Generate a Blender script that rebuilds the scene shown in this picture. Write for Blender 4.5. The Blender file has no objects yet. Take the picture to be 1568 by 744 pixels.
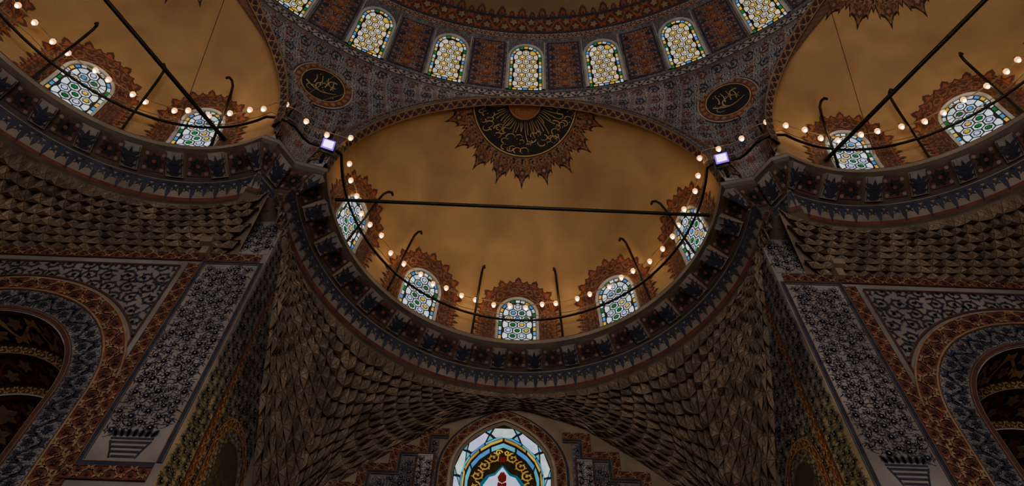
import bpy, math, random
from math import sin,cos,pi,radians,degrees,sqrt,atan2
from bisect import bisect_right
from mathutils import Vector, Matrix
random.seed(7)
K=15.0; Z0=1.6
def W(p): return (K*p[0],K*p[1],Z0+K*p[2])
def lerp(a,b,t): return tuple(x+(y-x)*t for x,y in zip(a,b))
def fr(a,b,n): return [a+(b-a)*i/n for i in range(n+1)]

# ------------------------------------------------------------ materials
MAT={}
def newmat(name):
    m=bpy.data.materials.new(name); m.use_nodes=True
    nt=m.node_tree; nt.nodes.clear()
    out=nt.nodes.new('ShaderNodeOutputMaterial')
    MAT[name]=m
    return m,nt,out
def simple(name,c1,c2,scale=2.0,rough=0.8,bump=0.0,detail=5.0,metal=0.0,lo=.35,hi=.68,streak=None):
    m,nt,out=newmat(name)
    b=nt.nodes.new('ShaderNodeBsdfPrincipled'); nt.links.new(b.outputs[0],out.inputs[0])
    b.inputs['Roughness'].default_value=rough; b.inputs['Metallic'].default_value=metal
    tc=nt.nodes.new('ShaderNodeTexCoord'); no=nt.nodes.new('ShaderNodeTexNoise')
    no.inputs['Scale'].default_value=scale; no.inputs['Detail'].default_value=detail
    nt.links.new(tc.outputs['Object'],no.inputs['Vector'])
    r=nt.nodes.new('ShaderNodeValToRGB'); r.color_ramp.elements[0].position=lo; r.color_ramp.elements[1].position=hi
    r.color_ramp.elements[0].color=(*c1,1); r.color_ramp.elements[1].color=(*c2,1)
    nt.links.new(no.outputs[0],r.inputs[0]); col=r.outputs[0]
    if streak:
        n2=nt.nodes.new('ShaderNodeTexNoise'); n2.inputs['Scale'].default_value=streak[0]; n2.inputs['Detail'].default_value=7; n2.inputs['Distortion'].default_value=.5
        nt.links.new(tc.outputs['Object'],n2.inputs['Vector'])
        mr=nt.nodes.new('ShaderNodeMapRange'); mr.inputs[1].default_value=.32; mr.inputs[2].default_value=.66; mr.inputs[3].default_value=streak[1]; mr.inputs[4].default_value=1.1
        nt.links.new(n2.outputs[0],mr.inputs[0])
        mx=nt.nodes.new('ShaderNodeVectorMath'); mx.operation='SCALE'
        nt.links.new(col,mx.inputs[0]); nt.links.new(mr.outputs[0],mx.inputs['Scale']); col=mx.outputs[0]
    nt.links.new(col,b.inputs['Base Color'])
    if bump>0:
        bp=nt.nodes.new('ShaderNodeBump'); bp.inputs['Strength'].default_value=bump; bp.inputs['Distance'].default_value=.05
        nt.links.new(no.outputs[0],bp.inputs['Height']); nt.links.new(bp.outputs[0],b.inputs['Normal'])
    return m
def kaleido(name,ground,line,accent,period=.02,ns=70.0,py=None):
    m,nt,out=newmat(name)
    b=nt.nodes.new('ShaderNodeBsdfPrincipled'); nt.links.new(b.outputs[0],out.inputs[0]); b.inputs['Roughness'].default_value=.75
    tc=nt.nodes.new('ShaderNodeTexCoord'); sp=nt.nodes.new('ShaderNodeSeparateXYZ'); nt.links.new(tc.outputs['UV'],sp.inputs[0])
    cb=nt.nodes.new('ShaderNodeCombineXYZ')
    for i,pr in enumerate((period,py or period*1.35)):
        pp=nt.nodes.new('ShaderNodeMath'); pp.operation='PINGPONG'; pp.inputs[1].default_value=pr
        nt.links.new(sp.outputs[i],pp.inputs[0]); nt.links.new(pp.outputs[0],cb.inputs[i])
    no=nt.nodes.new('ShaderNodeTexNoise'); no.inputs['Scale'].default_value=ns; no.inputs['Detail'].default_value=1.2
    no.inputs['Distortion'].default_value=.6
    nt.links.new(cb.outputs[0],no.inputs['Vector'])
    r=nt.nodes.new('ShaderNodeValToRGB'); cr=r.color_ramp; cr.interpolation='CONSTANT'
    stops=[(0,line),(.34,ground),(.40,line),(.445,ground),(.475,accent),(.515,ground),(.545,line),(.59,ground),(.64,accent),(.70,line)]
    cr.elements[0].position=0; cr.elements[0].color=(*line,1); cr.elements[1].position=.34; cr.elements[1].color=(*ground,1)
    for p,c in stops[2:]:
        e=cr.elements.new(p); e.color=(*c,1)
    nt.links.new(no.outputs[0],r.inputs[0])
    n2=nt.nodes.new('ShaderNodeTexNoise'); n2.inputs['Scale'].default_value=1.5; n2.inputs['Detail'].default_value=5
    nt.links.new(tc.outputs['Object'],n2.inputs['Vector'])
    mr=nt.nodes.new('ShaderNodeMapRange'); mr.inputs[1].default_value=.3; mr.inputs[2].default_value=.7; mr.inputs[3].default_value=.6; mr.inputs[4].default_value=1.1
    nt.links.new(n2.outputs[0],mr.inputs[0])
    mx=nt.nodes.new('ShaderNodeVectorMath'); mx.operation='SCALE'
    nt.links.new(r.outputs[0],mx.inputs[0]); nt.links.new(mr.outputs[0],mx.inputs['Scale'])
    nt.links.new(mx.outputs[0],b.inputs['Base Color'])
def emit(name,col,s,var=0.0):
    m,nt,out=newmat(name)
    e=nt.nodes.new('ShaderNodeEmission'); e.inputs[0].default_value=(*col,1); e.inputs[1].default_value=s
    if var>0:
        tc=nt.nodes.new('ShaderNodeTexCoord'); no=nt.nodes.new('ShaderNodeTexNoise'); no.inputs['Scale'].default_value=3.0
        nt.links.new(tc.outputs['Object'],no.inputs['Vector'])
        mr=nt.nodes.new('ShaderNodeMapRange'); mr.inputs[1].default_value=.3; mr.inputs[2].default_value=.7
        mr.inputs[3].default_value=s*(1-var); mr.inputs[4].default_value=s*(1+var)
        nt.links.new(no.outputs[0],mr.inputs[0]); nt.links.new(mr.outputs[0],e.inputs[1])
    nt.links.new(e.outputs[0],out.inputs[0])

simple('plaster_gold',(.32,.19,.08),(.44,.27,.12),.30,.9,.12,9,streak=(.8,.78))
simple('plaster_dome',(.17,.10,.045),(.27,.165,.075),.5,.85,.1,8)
simple('muq',(.17,.113,.075),(.31,.22,.15),1.4,.85,.2,8,streak=(2.2,.55))
simple('muq_b',(.145,.095,.064),(.27,.19,.13),1.4,.85,.2,8,streak=(2.2,.55))
simple('muq_c',(.195,.138,.096),(.34,.25,.18),1.4,.85,.2,8,streak=(2.2,.55))
simple('muq_line',(.075,.05,.035),(.13,.09,.065),1.4,.85)
simple('muq_blue',(.075,.065,.062),(.13,.11,.105),1.4,.85)
simple('stone_pale',(.26,.23,.21),(.37,.335,.31),1.2,.8,.1,7)
simple('stone_wall',(.205,.178,.165),(.31,.277,.258),1.2,.8,.1,7,streak=(.5,.7))
simple('stone_warm',(.18,.13,.09),(.29,.22,.15),1.2,.8,.2,7)
simple('stone_dim',(.15,.12,.097),(.25,.20,.165),1.2,.8,.2,7)
simple('red',(.115,.032,.022),(.19,.055,.035),2.5)
simple('red_bright',(.20,.055,.022),(.30,.09,.035),2.5)
simple('maroon',(.06,.02,.018),(.10,.035,.025),2.5)
simple('navy',(.014,.017,.034),(.034,.038,.068),3)
simple('black',(.006,.006,.008),(.012,.012,.014),3)
simple('cream',(.30,.245,.19),(.43,.36,.29),3)
simple('tan',(.22,.135,.075),(.33,.215,.12),3)
simple('gold_leaf',(.38,.25,.10),(.52,.37,.17),3,.5)
simple('lip',(.035,.022,.015),(.075,.05,.035),2,.6)
simple('bracket_pale',(.18,.155,.137),(.29,.25,.22),3)
simple('cornice_dark',(.05,.03,.022),(.10,.06,.04),3)
simple('iron',(.008,.007,.006),(.018,.016,.014),6,.5,metal=.6)
simple('lead',(.006,.006,.006),(.014,.014,.014),6,.7)
simple('wire',(.20,.15,.08),(.30,.22,.12),6,.5)
simple('frame_white',(.34,.36,.37),(.48,.50,.51),3,.7)
simple('carpet',(.22,.03,.02),(.34,.07,.04),4,.95)
kaleido('k_pend',(.31,.28,.26),(.035,.045,.10),(.17,.06,.045),.016,85)
kaleido('k_navy',(.24,.215,.205),(.025,.03,.055),(.06,.06,.09),.014,120)
kaleido('k_red',(.15,.04,.028),(.32,.24,.19),(.03,.04,.09),.013,110)
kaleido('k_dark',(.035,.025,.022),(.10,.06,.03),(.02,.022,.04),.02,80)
kaleido('k_lace',(.27,.15,.06),(.22,.06,.025),(.14,.035,.018),.008,170)
emit('g_pale',(.74,.90,.84),.75,.25); emit('g_pink',(.98,.78,.62),.72,.25); emit('g_green',(.03,.28,.07),.5,.3)
emit('g_yellow',(.95,.56,.05),.70,.2); emit('g_blue',(.10,.38,.88),.6,.2); emit('g_white',(.84,.94,1.0),1.0,.1)
emit('g_cyan',(.12,.50,.66),.75,.25); emit('g_teal',(.02,.22,.32),.5,.25); emit('g_red',(.30,.03,.02),.4,.2)
emit('g_amber',(.75,.42,.08),.5,.25); emit('g_dk',(.08,.045,.02),.2,.3); emit('g_lilac',(.66,.70,.98),.9,.15)
emit('bulb',(1.0,.80,.55),14); emit('bulb_halo',(1.0,.42,.10),2.6)
emit('flood',(.62,.38,1.0),7)
emit('flood_rim',(.22,.04,.85),1.8)

# ------------------------------------------------------------ mesh builder
class MB:
    def __init__(s): s.v=[];s.f=[];s.m=[];s.uv=[];s.sm=[];s.mats=[]
    def mi(s,m):
        if m not in s.mats: s.mats.append(m)
        return s.mats.index(m)
    def face(s,pts,mat,uv=None,sm=False):
        b=len(s.v); s.v.extend(pts); s.f.append(list(range(b,b+len(pts))))
        s.m.append(s.mi(mat)); s.uv.append(uv or [(0,0)]*len(pts)); s.sm.append(sm)
    def grid(s,fn,us,vs,mat,uvfn=None,sm=True):
        b=len(s.v); nv=len(vs); k=s.mi(mat)
        for u in us:
            for v in vs: s.v.append(fn(u,v))
        for i in range(len(us)-1):
            for j in range(nv-1):
                s.f.append([b+i*nv+j,b+(i+1)*nv+j,b+(i+1)*nv+j+1,b+i*nv+j+1]); s.m.append(k); s.sm.append(sm)
                q=[(us[i],vs[j]),(us[i+1],vs[j]),(us[i+1],vs[j+1]),(us[i],vs[j+1])]
                s.uv.append([uvfn(*a) for a in q] if uvfn else q)
    def box(s,mapf,x0,x1,y0,y1,z0,z1,mat):
        c=lambda x,y,z: mapf(x,y,z)
        P=[c(x,y,z) for z in (z0,z1) for y in (y0,y1) for x in (x0,x1)]
        for q in ((0,1,3,2),(4,5,7,6),(0,1,5,4),(2,3,7,6),(0,2,6,4),(1,3,7,5)):
            s.face([P[i] for i in q],mat)
    def sphere(s,c,r,mat,nu=10,nv=7,sz=1.0):
        s.grid(lambda u,v:(c[0]+r*sin(v)*cos(u),c[1]+r*sin(v)*sin(u),c[2]+r*sz*cos(v)),fr(0,2*pi,nu),fr(0,pi,nv),mat)
    def build(s,name,parent=None):
        me=bpy.data.meshes.new(name); me.from_pydata([W(p) for p in s.v],[],s.f)
        for m in s.mats: me.materials.append(MAT[m])
        me.polygons.foreach_set('material_index',s.m); me.polygons.foreach_set('use_smooth',s.sm)
        ul=me.uv_layers.new(name='UVMap'); flat=[c for f in s.uv for p in f for c in p]
        ul.data.foreach_set('uv',flat); me.update()
        o=bpy.data.objects.new(name,me); bpy.context.scene.collection.objects.link(o)
        if parent: o.parent=parent
        return o
def empty(name):
    o=bpy.data.objects.new(name,None); bpy.context.scene.collection.objects.link(o); return o
def tube(name,pts,r,mat,parent=None,cyc=False):
    cu=bpy.data.curves.new(name,'CURVE'); cu.dimensions='3D'; cu.bevel_depth=r*K; cu.bevel_resolution=2; cu.use_fill_caps=True
    sp=cu.splines.new('POLY'); sp.points.add(len(pts)-1)
    for i,p in enumerate(pts): sp.points[i].co=(*W(p),1)
    sp.use_cyclic_u=cyc
    cu.materials.append(MAT[mat])
    o=bpy.data.objects.new(name,cu); bpy.context.scene.collection.objects.link(o)
    if parent: o.parent=parent
    return o

class Path:
    def __init__(s,pts):
        s.p=pts; n=len(pts); T=[]; s.L=[0.0]
        for i in range(n-1):
            dx,dy=pts[i+1][0]-pts[i][0],pts[i+1][1]-pts[i][1]; l=sqrt(dx*dx+dy*dy) or 1e-9
            T.append((dx/l,dy/l)); s.L.append(s.L[-1]+l)
        s.N=[]
        for i in range(n):
            a=T[max(i-1,0)]; b=T[min(i,n-2)]
            n1=(a[1],-a[0]); n2=(b[1],-b[0]); m=(n1[0]+n2[0],n1[1]+n2[1])
            d=m[0]*n1[0]+m[1]*n1[1]; d=max(d,.5)
            s.N.append((m[0]/d,m[1]/d))
        s.len=s.L[-1]
    def at(s,a,t=0.0):
        a=min(max(a,0),s.len); i=min(max(bisect_right(s.L,a)-1,0),len(s.p)-2)
        k=(a-s.L[i])/max(s.L[i+1]-s.L[i],1e-9)
        A=(s.p[i][0]+s.N[i][0]*t,s.p[i][1]+s.N[i][1]*t); B=(s.p[i+1][0]+s.N[i+1][0]*t,s.p[i+1][1]+s.N[i+1][1]*t)
        return (A[0]+(B[0]-A[0])*k,A[1]+(B[1]-A[1])*k)
    def breaks(s,step):
        r=set(round(x,6) for x in s.L)
        n=max(1,int(s.len/step))
        for i in range(n+1): r.add(round(s.len*i/n,6))
        r=sorted(r); o=[r[0]]
        for x in r[1:]:
            if x-o[-1]>1e-5: o.append(x)
        return o

# ------------------------------------------------------------ motifs (2D polygons)
def stroke(add,pts,w0,w1=None):
    w1=w0 if w1 is None else w1; n=len(pts)
    if n<2: return
    L=[]
    for i in range(n):
        a=pts[max(i-1,0)]; b=pts[min(i+1,n-1)]
        dx,dy=b[0]-a[0],b[1]-a[1]; l=sqrt(dx*dx+dy*dy) or 1e-9
        w=(w0+(w1-w0)*i/(n-1))/2
        L.append(((pts[i][0]-dy/l*w,pts[i][1]+dx/l*w),(pts[i][0]+dy/l*w,pts[i][1]-dx/l*w)))
    for i in range(n-1): add([L[i][0],L[i+1][0],L[i+1][1],L[i][1]])
def leaf(add,x,y,a,L,w,curl=.15):
    ca,sa=cos(a),sin(a); P=[]
    for u,v in ((0,0),(.25,.42),(.6,.42),(1,0+curl),(.7,-.3),(.3,-.45)):
        px=u*L; py=v*w+curl*L*u*u*.5
        P.append((x+px*ca-py*sa,y+px*sa+py*ca))
    add(P)
def flower(add,x,y,r,n=6,a0=0,w=.75):
    for i in range(n): leaf(add,x,y,a0+2*pi*i/n,r,r*w,0)
def disc(add,x,y,r,n=10): add([(x+r*cos(2*pi*i/n),y+r*sin(2*pi*i/n)) for i in range(n)])
def scroll(add,x,y,r,d=1,a0=0,turns=1.2,w=.002):
    pts=[]; n=int(16*turns)+2
    for i in range(n):
        q=i/(n-1); rr=r*(1-q*.82); a=a0+d*q*turns*2*pi
        pts.append((x+rr*cos(a),y+rr*sin(a)))
    stroke(add,pts,w,w*.7)
    for i in range(2,n-1,3):
        a=atan2(pts[i+1][1]-pts[i][1],pts[i+1][0]-pts[i][0])
        leaf(add,*pts[i],a-d*.9,r*.42,r*.2,-.3*d); 
        if i%2==0: leaf(add,*pts[i],a+d*1.0,r*.28,r*.15,.3*d)
    flower(add,pts[-1][0],pts[-1][1],r*.26,5,a0)
def tulip(add,x,y,a,s):
    leaf(add,x,y,a-.35,s,s*.45,.3); leaf(add,x,y,a+.35,s,s*.45,-.3); leaf(add,x,y,a,s*1.05,s*.35,0)
def adder(mb,mp,mat,off,test=None):
    def add(P):
        if test:
            cx=sum(p[0] for p in P)/len(P); cy=sum(p[1] for p in P)/len(P)
            if not test(cx,cy): return
        mb.face([mp(x,y,off) for x,y in P],mat)
    return add
def deco_band(mb,mp,br,t0,t1,ground,motif,edge,per,off=.0006,accent=None,ew=.09):
    L0,L1=br[0],br[-1]; L=L1-L0; w=t1-t0; mid=(t0+t1)/2
    for i in range(len(br)-1):
        a,b=br[i],br[i+1]
        mb.face([mp(a,t0,off),mp(b,t0,off),mp(b,t1,off),mp(a,t1,off)],ground,[(a,t0),(b,t0),(b,t1),(a,t1)])
        if edge:
            e=w*ew
            for c in (t0,t1-e):
                mb.face([mp(a,c,off*1.8),mp(b,c,off*1.8),mp(b,c+e,off*1.8),mp(a,c+e,off*1.8)],edge)
    if motif:
        n=max(1,round(L/per)); p=L/n; add=adder(mb,mp,motif,off*2.4); ad2=adder(mb,mp,accent or motif,off*3)
        amp=w*.22
        N=n*10
        stroke(add,[(L0+L*i/N,mid+amp*sin(2*pi*i/10)) for i in range(N+1)],w*.07)
        for i in range(n*2):
            a=L0+(i+.5)*p/2; sg=1 if i%2==0 else -1
            flower(ad2,a,mid-sg*w*.16,w*.2,5,i)
            leaf(add,a,mid+sg*amp,0.5*sg,p*.24,w*.2,.3*sg); leaf(add,a,mid+sg*amp,pi-.5*sg,p*.24,w*.2,-.3*sg)
            leaf(add,a-p*.22,mid,sg*1.4,w*.3,w*.14,.3)

# ------------------------------------------------------------ semi dome geometry
def SD(az,lat,off=0.0):
    r=.79-off; a=radians(az); l=radians(lat)
    return (r*cos(l)*sin(a),-.2+r*cos(l)*cos(a),1.12+r*sin(l))
LAT0=15.3
mb=MB()
mb.grid(lambda a,l:SD(a,l),fr(-120,120,96),[LAT0,17,20,24,28.2],'k_navy',lambda a,l:(radians(a)*.75,radians(l)*.79))
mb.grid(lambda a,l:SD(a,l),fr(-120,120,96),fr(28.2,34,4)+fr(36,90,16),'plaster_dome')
ring=lambda a,t,off:SD(degrees(a/.75),LAT0+degrees(t/.79),off)
brk=fr(-.75*radians(118),.75*radians(118),150)
d2t=lambda d:radians(d)*.79
deco_band(mb,ring,brk,d2t(0),d2t(1.3),'stone_pale','navy','maroon',.03,.0008)
deco_band(mb,ring,brk,d2t(12.4),d2t(13.3),'red','cream','cream',.02,.0008)
deco_band(mb,ring,brk,d2t(13.3),d2t(16.6),'maroon','red_bright','navy',.04,.0008,'tan')
add=adder(mb,ring,'maroon',.0012); ad2=adder(mb,ring,'red_bright',.002); adk=adder(mb,ring,'navy',.0026)
n=130
for i in range(n):
    a=brk[0]+(brk[-1]-brk[0])*(i+.5)/n
    t=d2t(16.5); s=.024 if i%2==0 else .014
    tulip(add,a,t-.004,pi/2,s+.006); leaf(add,a,t,pi/2+.9,s*.6,s*.4,.2); leaf(add,a,t,pi/2-.9,s*.6,s*.4,-.2)
    tulip(ad2,a,t,pi/2,s*.7); leaf(adk,a,t,pi/2,s*.4,s*.2,0)
# panels between the windows
for k in range(-9,9):
    az=k*12+6
    mp=lambda s,t,off,az=az:SD(az+degrees(s/.72),17.2+degrees(t/.79),off)
    mb.grid(lambda s,t:mp(s,t,.0008),fr(-.033,.033,3),fr(0,.133,5),'navy')
    mb.grid(lambda s,t:mp(s,t,.0014),fr(-.030,.030,3),fr(.004,.129,5),'k_red',lambda s,t:(s+.026,t))
    for c in (-.039,.037): mb.grid(lambda s,t:mp(s,t,.0018),[c,c+.0022],fr(0,.135,5),'cream')
    ad=adder(mb,mp,'red_bright',.0028); an=adder(mb,mp,'tan',.0034); ab=adder(mb,mp,'navy',.0022)
    for j in range(5):
        t=.017+.0245*j
        flower(ad,0,t,.010,8,.2); flower(an,0,t,.004,5)
        for sx in (-1,1):
            scroll(ad,sx*.018,t+.012,.008,sx,0,1.0,.0012); flower(ab,sx*.022,t,.006,6)
mb.build('semi_dome')

# ------------------------------------------------------------ windows
WN=[0]
def make_window(mp,hw,yt,bw,rh,pal,border,fw=.007,name=None,y0=0.0,g=.0010,dots=('g_pale','g_green')):
    WN[0]+=1
    mb=MB(); ys=yt-hw
    pts=[(-hw,y0),(-hw,ys)]+[(hw*cos(a),ys+hw*sin(a)) for a in fr(pi,0,16)[1:-1]]+[(hw,ys),(hw,y0)]
    P=Path(pts); br=P.breaks(.012)
    m2=lambda a,t,off:mp(*P.at(a,t),off)
    for i in range(len(br)-1):
        a,b=br[i],br[i+1]
        mb.face([m2(a,-fw,.005),m2(b,-fw,.005),m2(b,0,.005),m2(a,0,.005)],'frame_white')
        mb.face([m2(a,0,.005),m2(b,0,.005),m2(b,0,.0005),m2(a,0,.0005)],'frame_white')
        mb.face([m2(a,-fw,.005),m2(b,-fw,.005),m2(b,-fw,.0),m2(a,-fw,.0)],'stone_warm')
    top=lambda x:ys+sqrt(max(hw*hw-x*x,0))
    xs=fr(-hw,hw,12)
    for i in range(12):
        for q in range(3):
            f=lambda x,q: y0+(top(x)-y0)*q/3
            mb.face([mp(xs[i],f(xs[i],q),.0010),mp(xs[i+1],f(xs[i+1],q),.0010),mp(xs[i+1],f(xs[i+1],q+1),.0010),mp(xs[i],f(xs[i],q+1),.0010)],'lead')
    n=int(P.len/(bw*1.55)); 
    for i in range(n):
        a=P.len*i/n+g; b=P.len*(i+1)/n-g
        mb.face([m2(a,g,.0018),m2(b,g,.0018),m2(b,bw-g,.0018),m2(a,bw-g,.0018)],border[i%len(border)])
    nb=int(2*(hw-bw)/(bw*1.5))
    for i in range(nb):
        a=-(hw-bw)+2*(hw-bw)*i/nb+g; b=-(hw-bw)+2*(hw-bw)*(i+1)/nb-g
        mb.face([mp(a,y0+g,.0018),mp(b,y0+g,.0018),mp(b,y0+bw-g,.0018),mp(a,y0+bw-g,.0018)],border[(i+1)%len(border)])
    wi=hw-bw-g
    def clamp(p):
        x,y=p
        if y>ys:
            l=sqrt(x*x+(y-ys)**2)
            if l>wi: x,y=x*wi/l,ys+(y-ys)*wi/l
        else: x=max(-wi,min(wi,x))
        return (x,max(y,y0+bw+g))
    dx=rh*sqrt(3); dy=rh*1.5
    j=0; y=y0+bw
    while y<yt:
        i=-8
        while i<=8:
            x=i*dx+(dx/2 if j%2 else 0)
            ins=(abs(x)<wi+rh*.3 if y<=ys else sqrt(x*x+(y-ys)**2)<wi+rh*.3)
            if ins:
                hx=[clamp((x+(rh-g)*cos(pi/6+k*pi/3),y+(rh-g)*sin(pi/6+k*pi/3))) for k in range(6)]
                ar=abs(sum(hx[k][0]*hx[(k+1)%6][1]-hx[(k+1)%6][0]*hx[k][1] for k in range(6)))/2
                if ar>rh*rh*.25:
                    mb.face([mp(px,py,.0018) for px,py in hx],pal[(i-(j//2)+2*j)%3])
                    if ar>rh*rh*1.7:
                        mb.face([mp(x+rh*.62*cos(k*pi/3),y+rh*.62*sin(k*pi/3),.0022) for k in range(6)],'lead')
                        mb.face([mp(x+rh*.42*cos(k*pi/3),y+rh*.42*sin(k*pi/3),.0026) for k in range(6)],dots[(i+j)%len(dots)])
            i+=1
        y+=dy; j+=1
    return mb.build('window_%d'%WN[0])

for k in range(-7,8):
    mp=lambda s,t,off,az=k*12:SD(az+degrees(s/.72),17.0+degrees(t/.79),off)
    make_window(mp,.0315,.125,.0066,.0084,['g_pink','g_yellow','g_pink'],['g_green','g_yellow','g_pale','g_blue','g_yellow','g_pale'],.0045,g=.0012,dots=('g_pink','g_pale'))

# ------------------------------------------------------------ exedrae
class Ex:
    def __init__(s,M,tv,nv,ax,dep,h,ext,lean): s.M=M;s.tv=tv;s.nv=nv;s.ax=ax;s.dep=dep;s.h=h;s.ext=ext;s.lean=lean
    def w(s,t,n,z): return (s.M[0]+t*s.tv[0]+n*s.nv[0],s.M[1]+t*s.tv[1]+n*s.nv[1],z)
    def P(s,al,ph,off=0.0):
        return s.w((s.ax-off)*cos(ph)*sin(al),s.ext+(s.dep-off)*cos(ph)*cos(al)+s.lean*sin(ph)**2,1+(s.h-off*.9)*sin(ph))
    def proj(s,t,n,off=0.0):
        q=max(1-(t/s.ax)**2-(max(n-s.ext,0)/s.dep)**2,0)
        return s.w(t,n+s.lean*q,1+(s.h-off)*sqrt(q))
A59=radians(59)
def side(sg): return Ex((.535*sg,.22),(-sin(pi/2-A59)*sg,cos(pi/2-A59)),(sin(A59)*sg,cos(A59)),.318,.272,.30,0,.03)
EXC=Ex((0,.557),(1,0),(0,1),.316,.338-.023+.0,.30,.023,0)
EXR=side(1); EXL=side(-1)

def rosette(mb,E,n0=0.0):
    mp=lambda x,y,off:E.proj(x,y*1.12+n0,off)
    def polar(r0f,r1f,mat,off,n=396,mm=3):
        for i in range(n):
            a,b=pi*i/n,pi*(i+1)/n
            for q in range(mm):
                f=lambda th,q:(r0f(th)+(r1f(th)-r0f(th))*q/mm)
                P=[(f(a,q),a),(f(b,q),b),(f(b,q+1),b),(f(a,q+1),a)]
                mb.face([mp(r*cos(t),r*sin(t),off) for r,t in P],mat,[(r,t*.1) for r,t in P])
    N=9
    def R(th,s=0.0):
        x=(th/pi*N)%1.0; d=abs(x-.5)
        r=.114
        if d<.42: r=max(r,.114+.020*sqrt(1-(d/.42)**2))
        if d<.20: r=max(r,.114+.026*sqrt(1-(d/.20)**2))
        if d<.07: r=max(r,.138+.013*(1-d/.07)**1.2)
        dd=abs(d-.30)
        if dd<.04: r=max(r,.1275+.008*(1-dd/.04))
        if d>.42: r=max(r,.116+.009*(1-(.5-d)/.08))
        return r-s
    polar(lambda t:.096,lambda t:R(t),'black',.0012)
    polar(lambda t:.096,lambda t:min(R(t,.0042),.1415),'k_lace',.0020)
    ad=adder(mb,mp,'maroon',.0028); at=adder(mb,mp,'tan',.0032); ab=adder(mb,mp,'black',.0030)
    for i in range(45):
        th=pi*(i+.5)/45
        scroll(at if i%2 else ad,.106*cos(th),.106*sin(th),.007,1 if i%2 else -1,th,1.0,.0014)
    for i in range(9):
        th=pi*(i+.5)/9
        flower(ad,.124*cos(th),.124*sin(th),.009,6,th); flower(at,.124*cos(th),.124*sin(th),.004,5,th)
        for q in (-.07,.07): scroll(ad,.117*cos(th+q),.117*sin(th+q),.005,1,th,1,.0012)
    for i in range(19):
        th=pi*i/18
        tulip(ab,.099*cos(th),.099*sin(th),th,.010)
    polar(lambda t:.0,lambda t:.098,'black',.0024,180)
    polar(lambda t:.094,lambda t:.0962,'gold_leaf',.0030,90,1)
    polar(lambda t:.0,lambda t:.031,'tan',.0030,60,1)
    polar(lambda t:.0,lambda t:.0285,'red_bright',.0036,60,1)
    at=adder(mb,mp,'tan',.0044)
    for i in range(9):
        th=pi*(i+.5)/9; scroll(at,.019*cos(th),.019*sin(th),.005,1,th,1,.001)
    ag=adder(mb,mp,'gold_leaf',.0032)
    rr=random.Random(5)
    for i in range(30):       # fan of tall letters
        th=pi*(i+.5)/30+rr.uniform(-.02,.02); r0=.034+rr.uniform(0,.004); r1=rr.uniform(.052,.072)
        c=rr.uniform(-.08,.08)
        stroke(ag,[( (r0+(r1-r0)*q)*cos(th+c*q*q),(r0+(r1-r0)*q)*sin(th+c*q*q)) for q in fr(0,1,5)],.0005,.0014)
    for i in range(46):       # bowls
        th=pi*(i+.5)/46+rr.uniform(-.03,.03); r=rr.uniform(.060,.087); q=rr.uniform(.004,.009)
        a0=rr.uniform(0,6.28)
        stroke(ag,[(r*cos(th)+q*cos(a),r*sin(th)+q*.7*sin(a)) for a in fr(a0,a0+rr.uniform(2.5,4.5),9)],.0019,.0006)
        disc(ag,(r+.004)*cos(th+.05),(r+.004)*sin(th+.05),.0010,4)

def lace(mb,mp,hw,yt,y0=0.0):
    ys=yt-hw
    pts=[(-hw,y0),(-hw,ys)]+[(hw*cos(a),ys+hw*sin(a)) for a in fr(pi,0,20)[1:-1]]+[(hw,ys),(hw,y0)]
    P=Path(pts); m2=lambda a,t,off:mp(*P.at(a,-t),off)
    br=P.breaks(.008)
    deco_band(mb,m2,br,.006,.012,'red','tan','maroon',.02,.0010,'maroon')
    deco_band(mb,m2,br,.012,.032,'k_lace','maroon','maroon',.02,.0008,'maroon')
    N=31
    ad=adder(mb,m2,'maroon',.0010); ar=adder(mb,m2,'red_bright',.0018)
    for i in range(N):
        a=P.len*(i+.5)/N; s=.016 if i%2 else .010
        for ad_,k in ((ad,1.0),(ar,.6)):
            leaf(ad_,a,.031,pi/2,s*k,s*.5*k,0); leaf(ad_,a,.031,pi/2+.85,s*.62*k,s*.4*k,.2); leaf(ad_,a,.031,pi/2-.85,s*.62*k,s*.4*k,-.2)
    stroke(ad,[(P.len*i/(N*6),.032+.0045*abs(sin(pi*i/6))) for i in range(N*6+1)],.0018)

def exedra(E,sg,angs,name):
    mb=MB()
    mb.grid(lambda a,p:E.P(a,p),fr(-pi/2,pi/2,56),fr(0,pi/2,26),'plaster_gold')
    if E.ext>0:
        mb.grid(lambda p,n:E.w(E.ax*cos(p),n,1+E.h*sin(p)),fr(0,pi,60),[0,E.ext],'plaster_gold')
    # lip between dome and soffit
    ri,hi=E.ax-.014,E.h-.015
    def S(p,n,r,h): return E.w(r*cos(p),n+E.lean*sin(p)**2,1+h*sin(p))
    mb.grid(lambda p,k:S(p,0,ri+(E.ax-ri)*k,hi+(E.h-hi)*k),fr(0,pi,60),[0,1],'stone_warm')
    so=lambda a,t,off:S(a/.3,-.018+t,ri-off,hi-off)
    br=fr(0,.3*pi,90)
    mb.grid(lambda p,n:S(p,n,ri,hi),fr(0,pi,60),[-.018,0],'stone_dim')
    deco_band(mb,so,br,.001,.017,'maroon','tan','tan',.018,.0006,'navy')
    # window surrounds
    wins=[]
    for al in angs:
        mp=lambda s,t,off,al=al:E.P(radians(al)+s/.300*(1 if E is EXC else 1.02),t/.30,off)
        lace(mb,mp,.034,.108)
        wins.append(mp)
    rosette(mb,E)
    mb.build(name)
    for mp in wins: make_window(mp,.034,.106,.0070,.0092,['g_white','g_pale','g_lilac'],['g_pale','g_yellow','g_blue','g_pale','g_green','g_white'],.0045,g=.0013,dots=('g_green','g_lilac','g_green','g_yellow','g_blue'))
exedra(EXC,0,[-71,-35.5,0,35.5,71],'exedra_dome')
exedra(EXR,1,[60,24,-12,-48],'exedra_dome.001')
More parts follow.
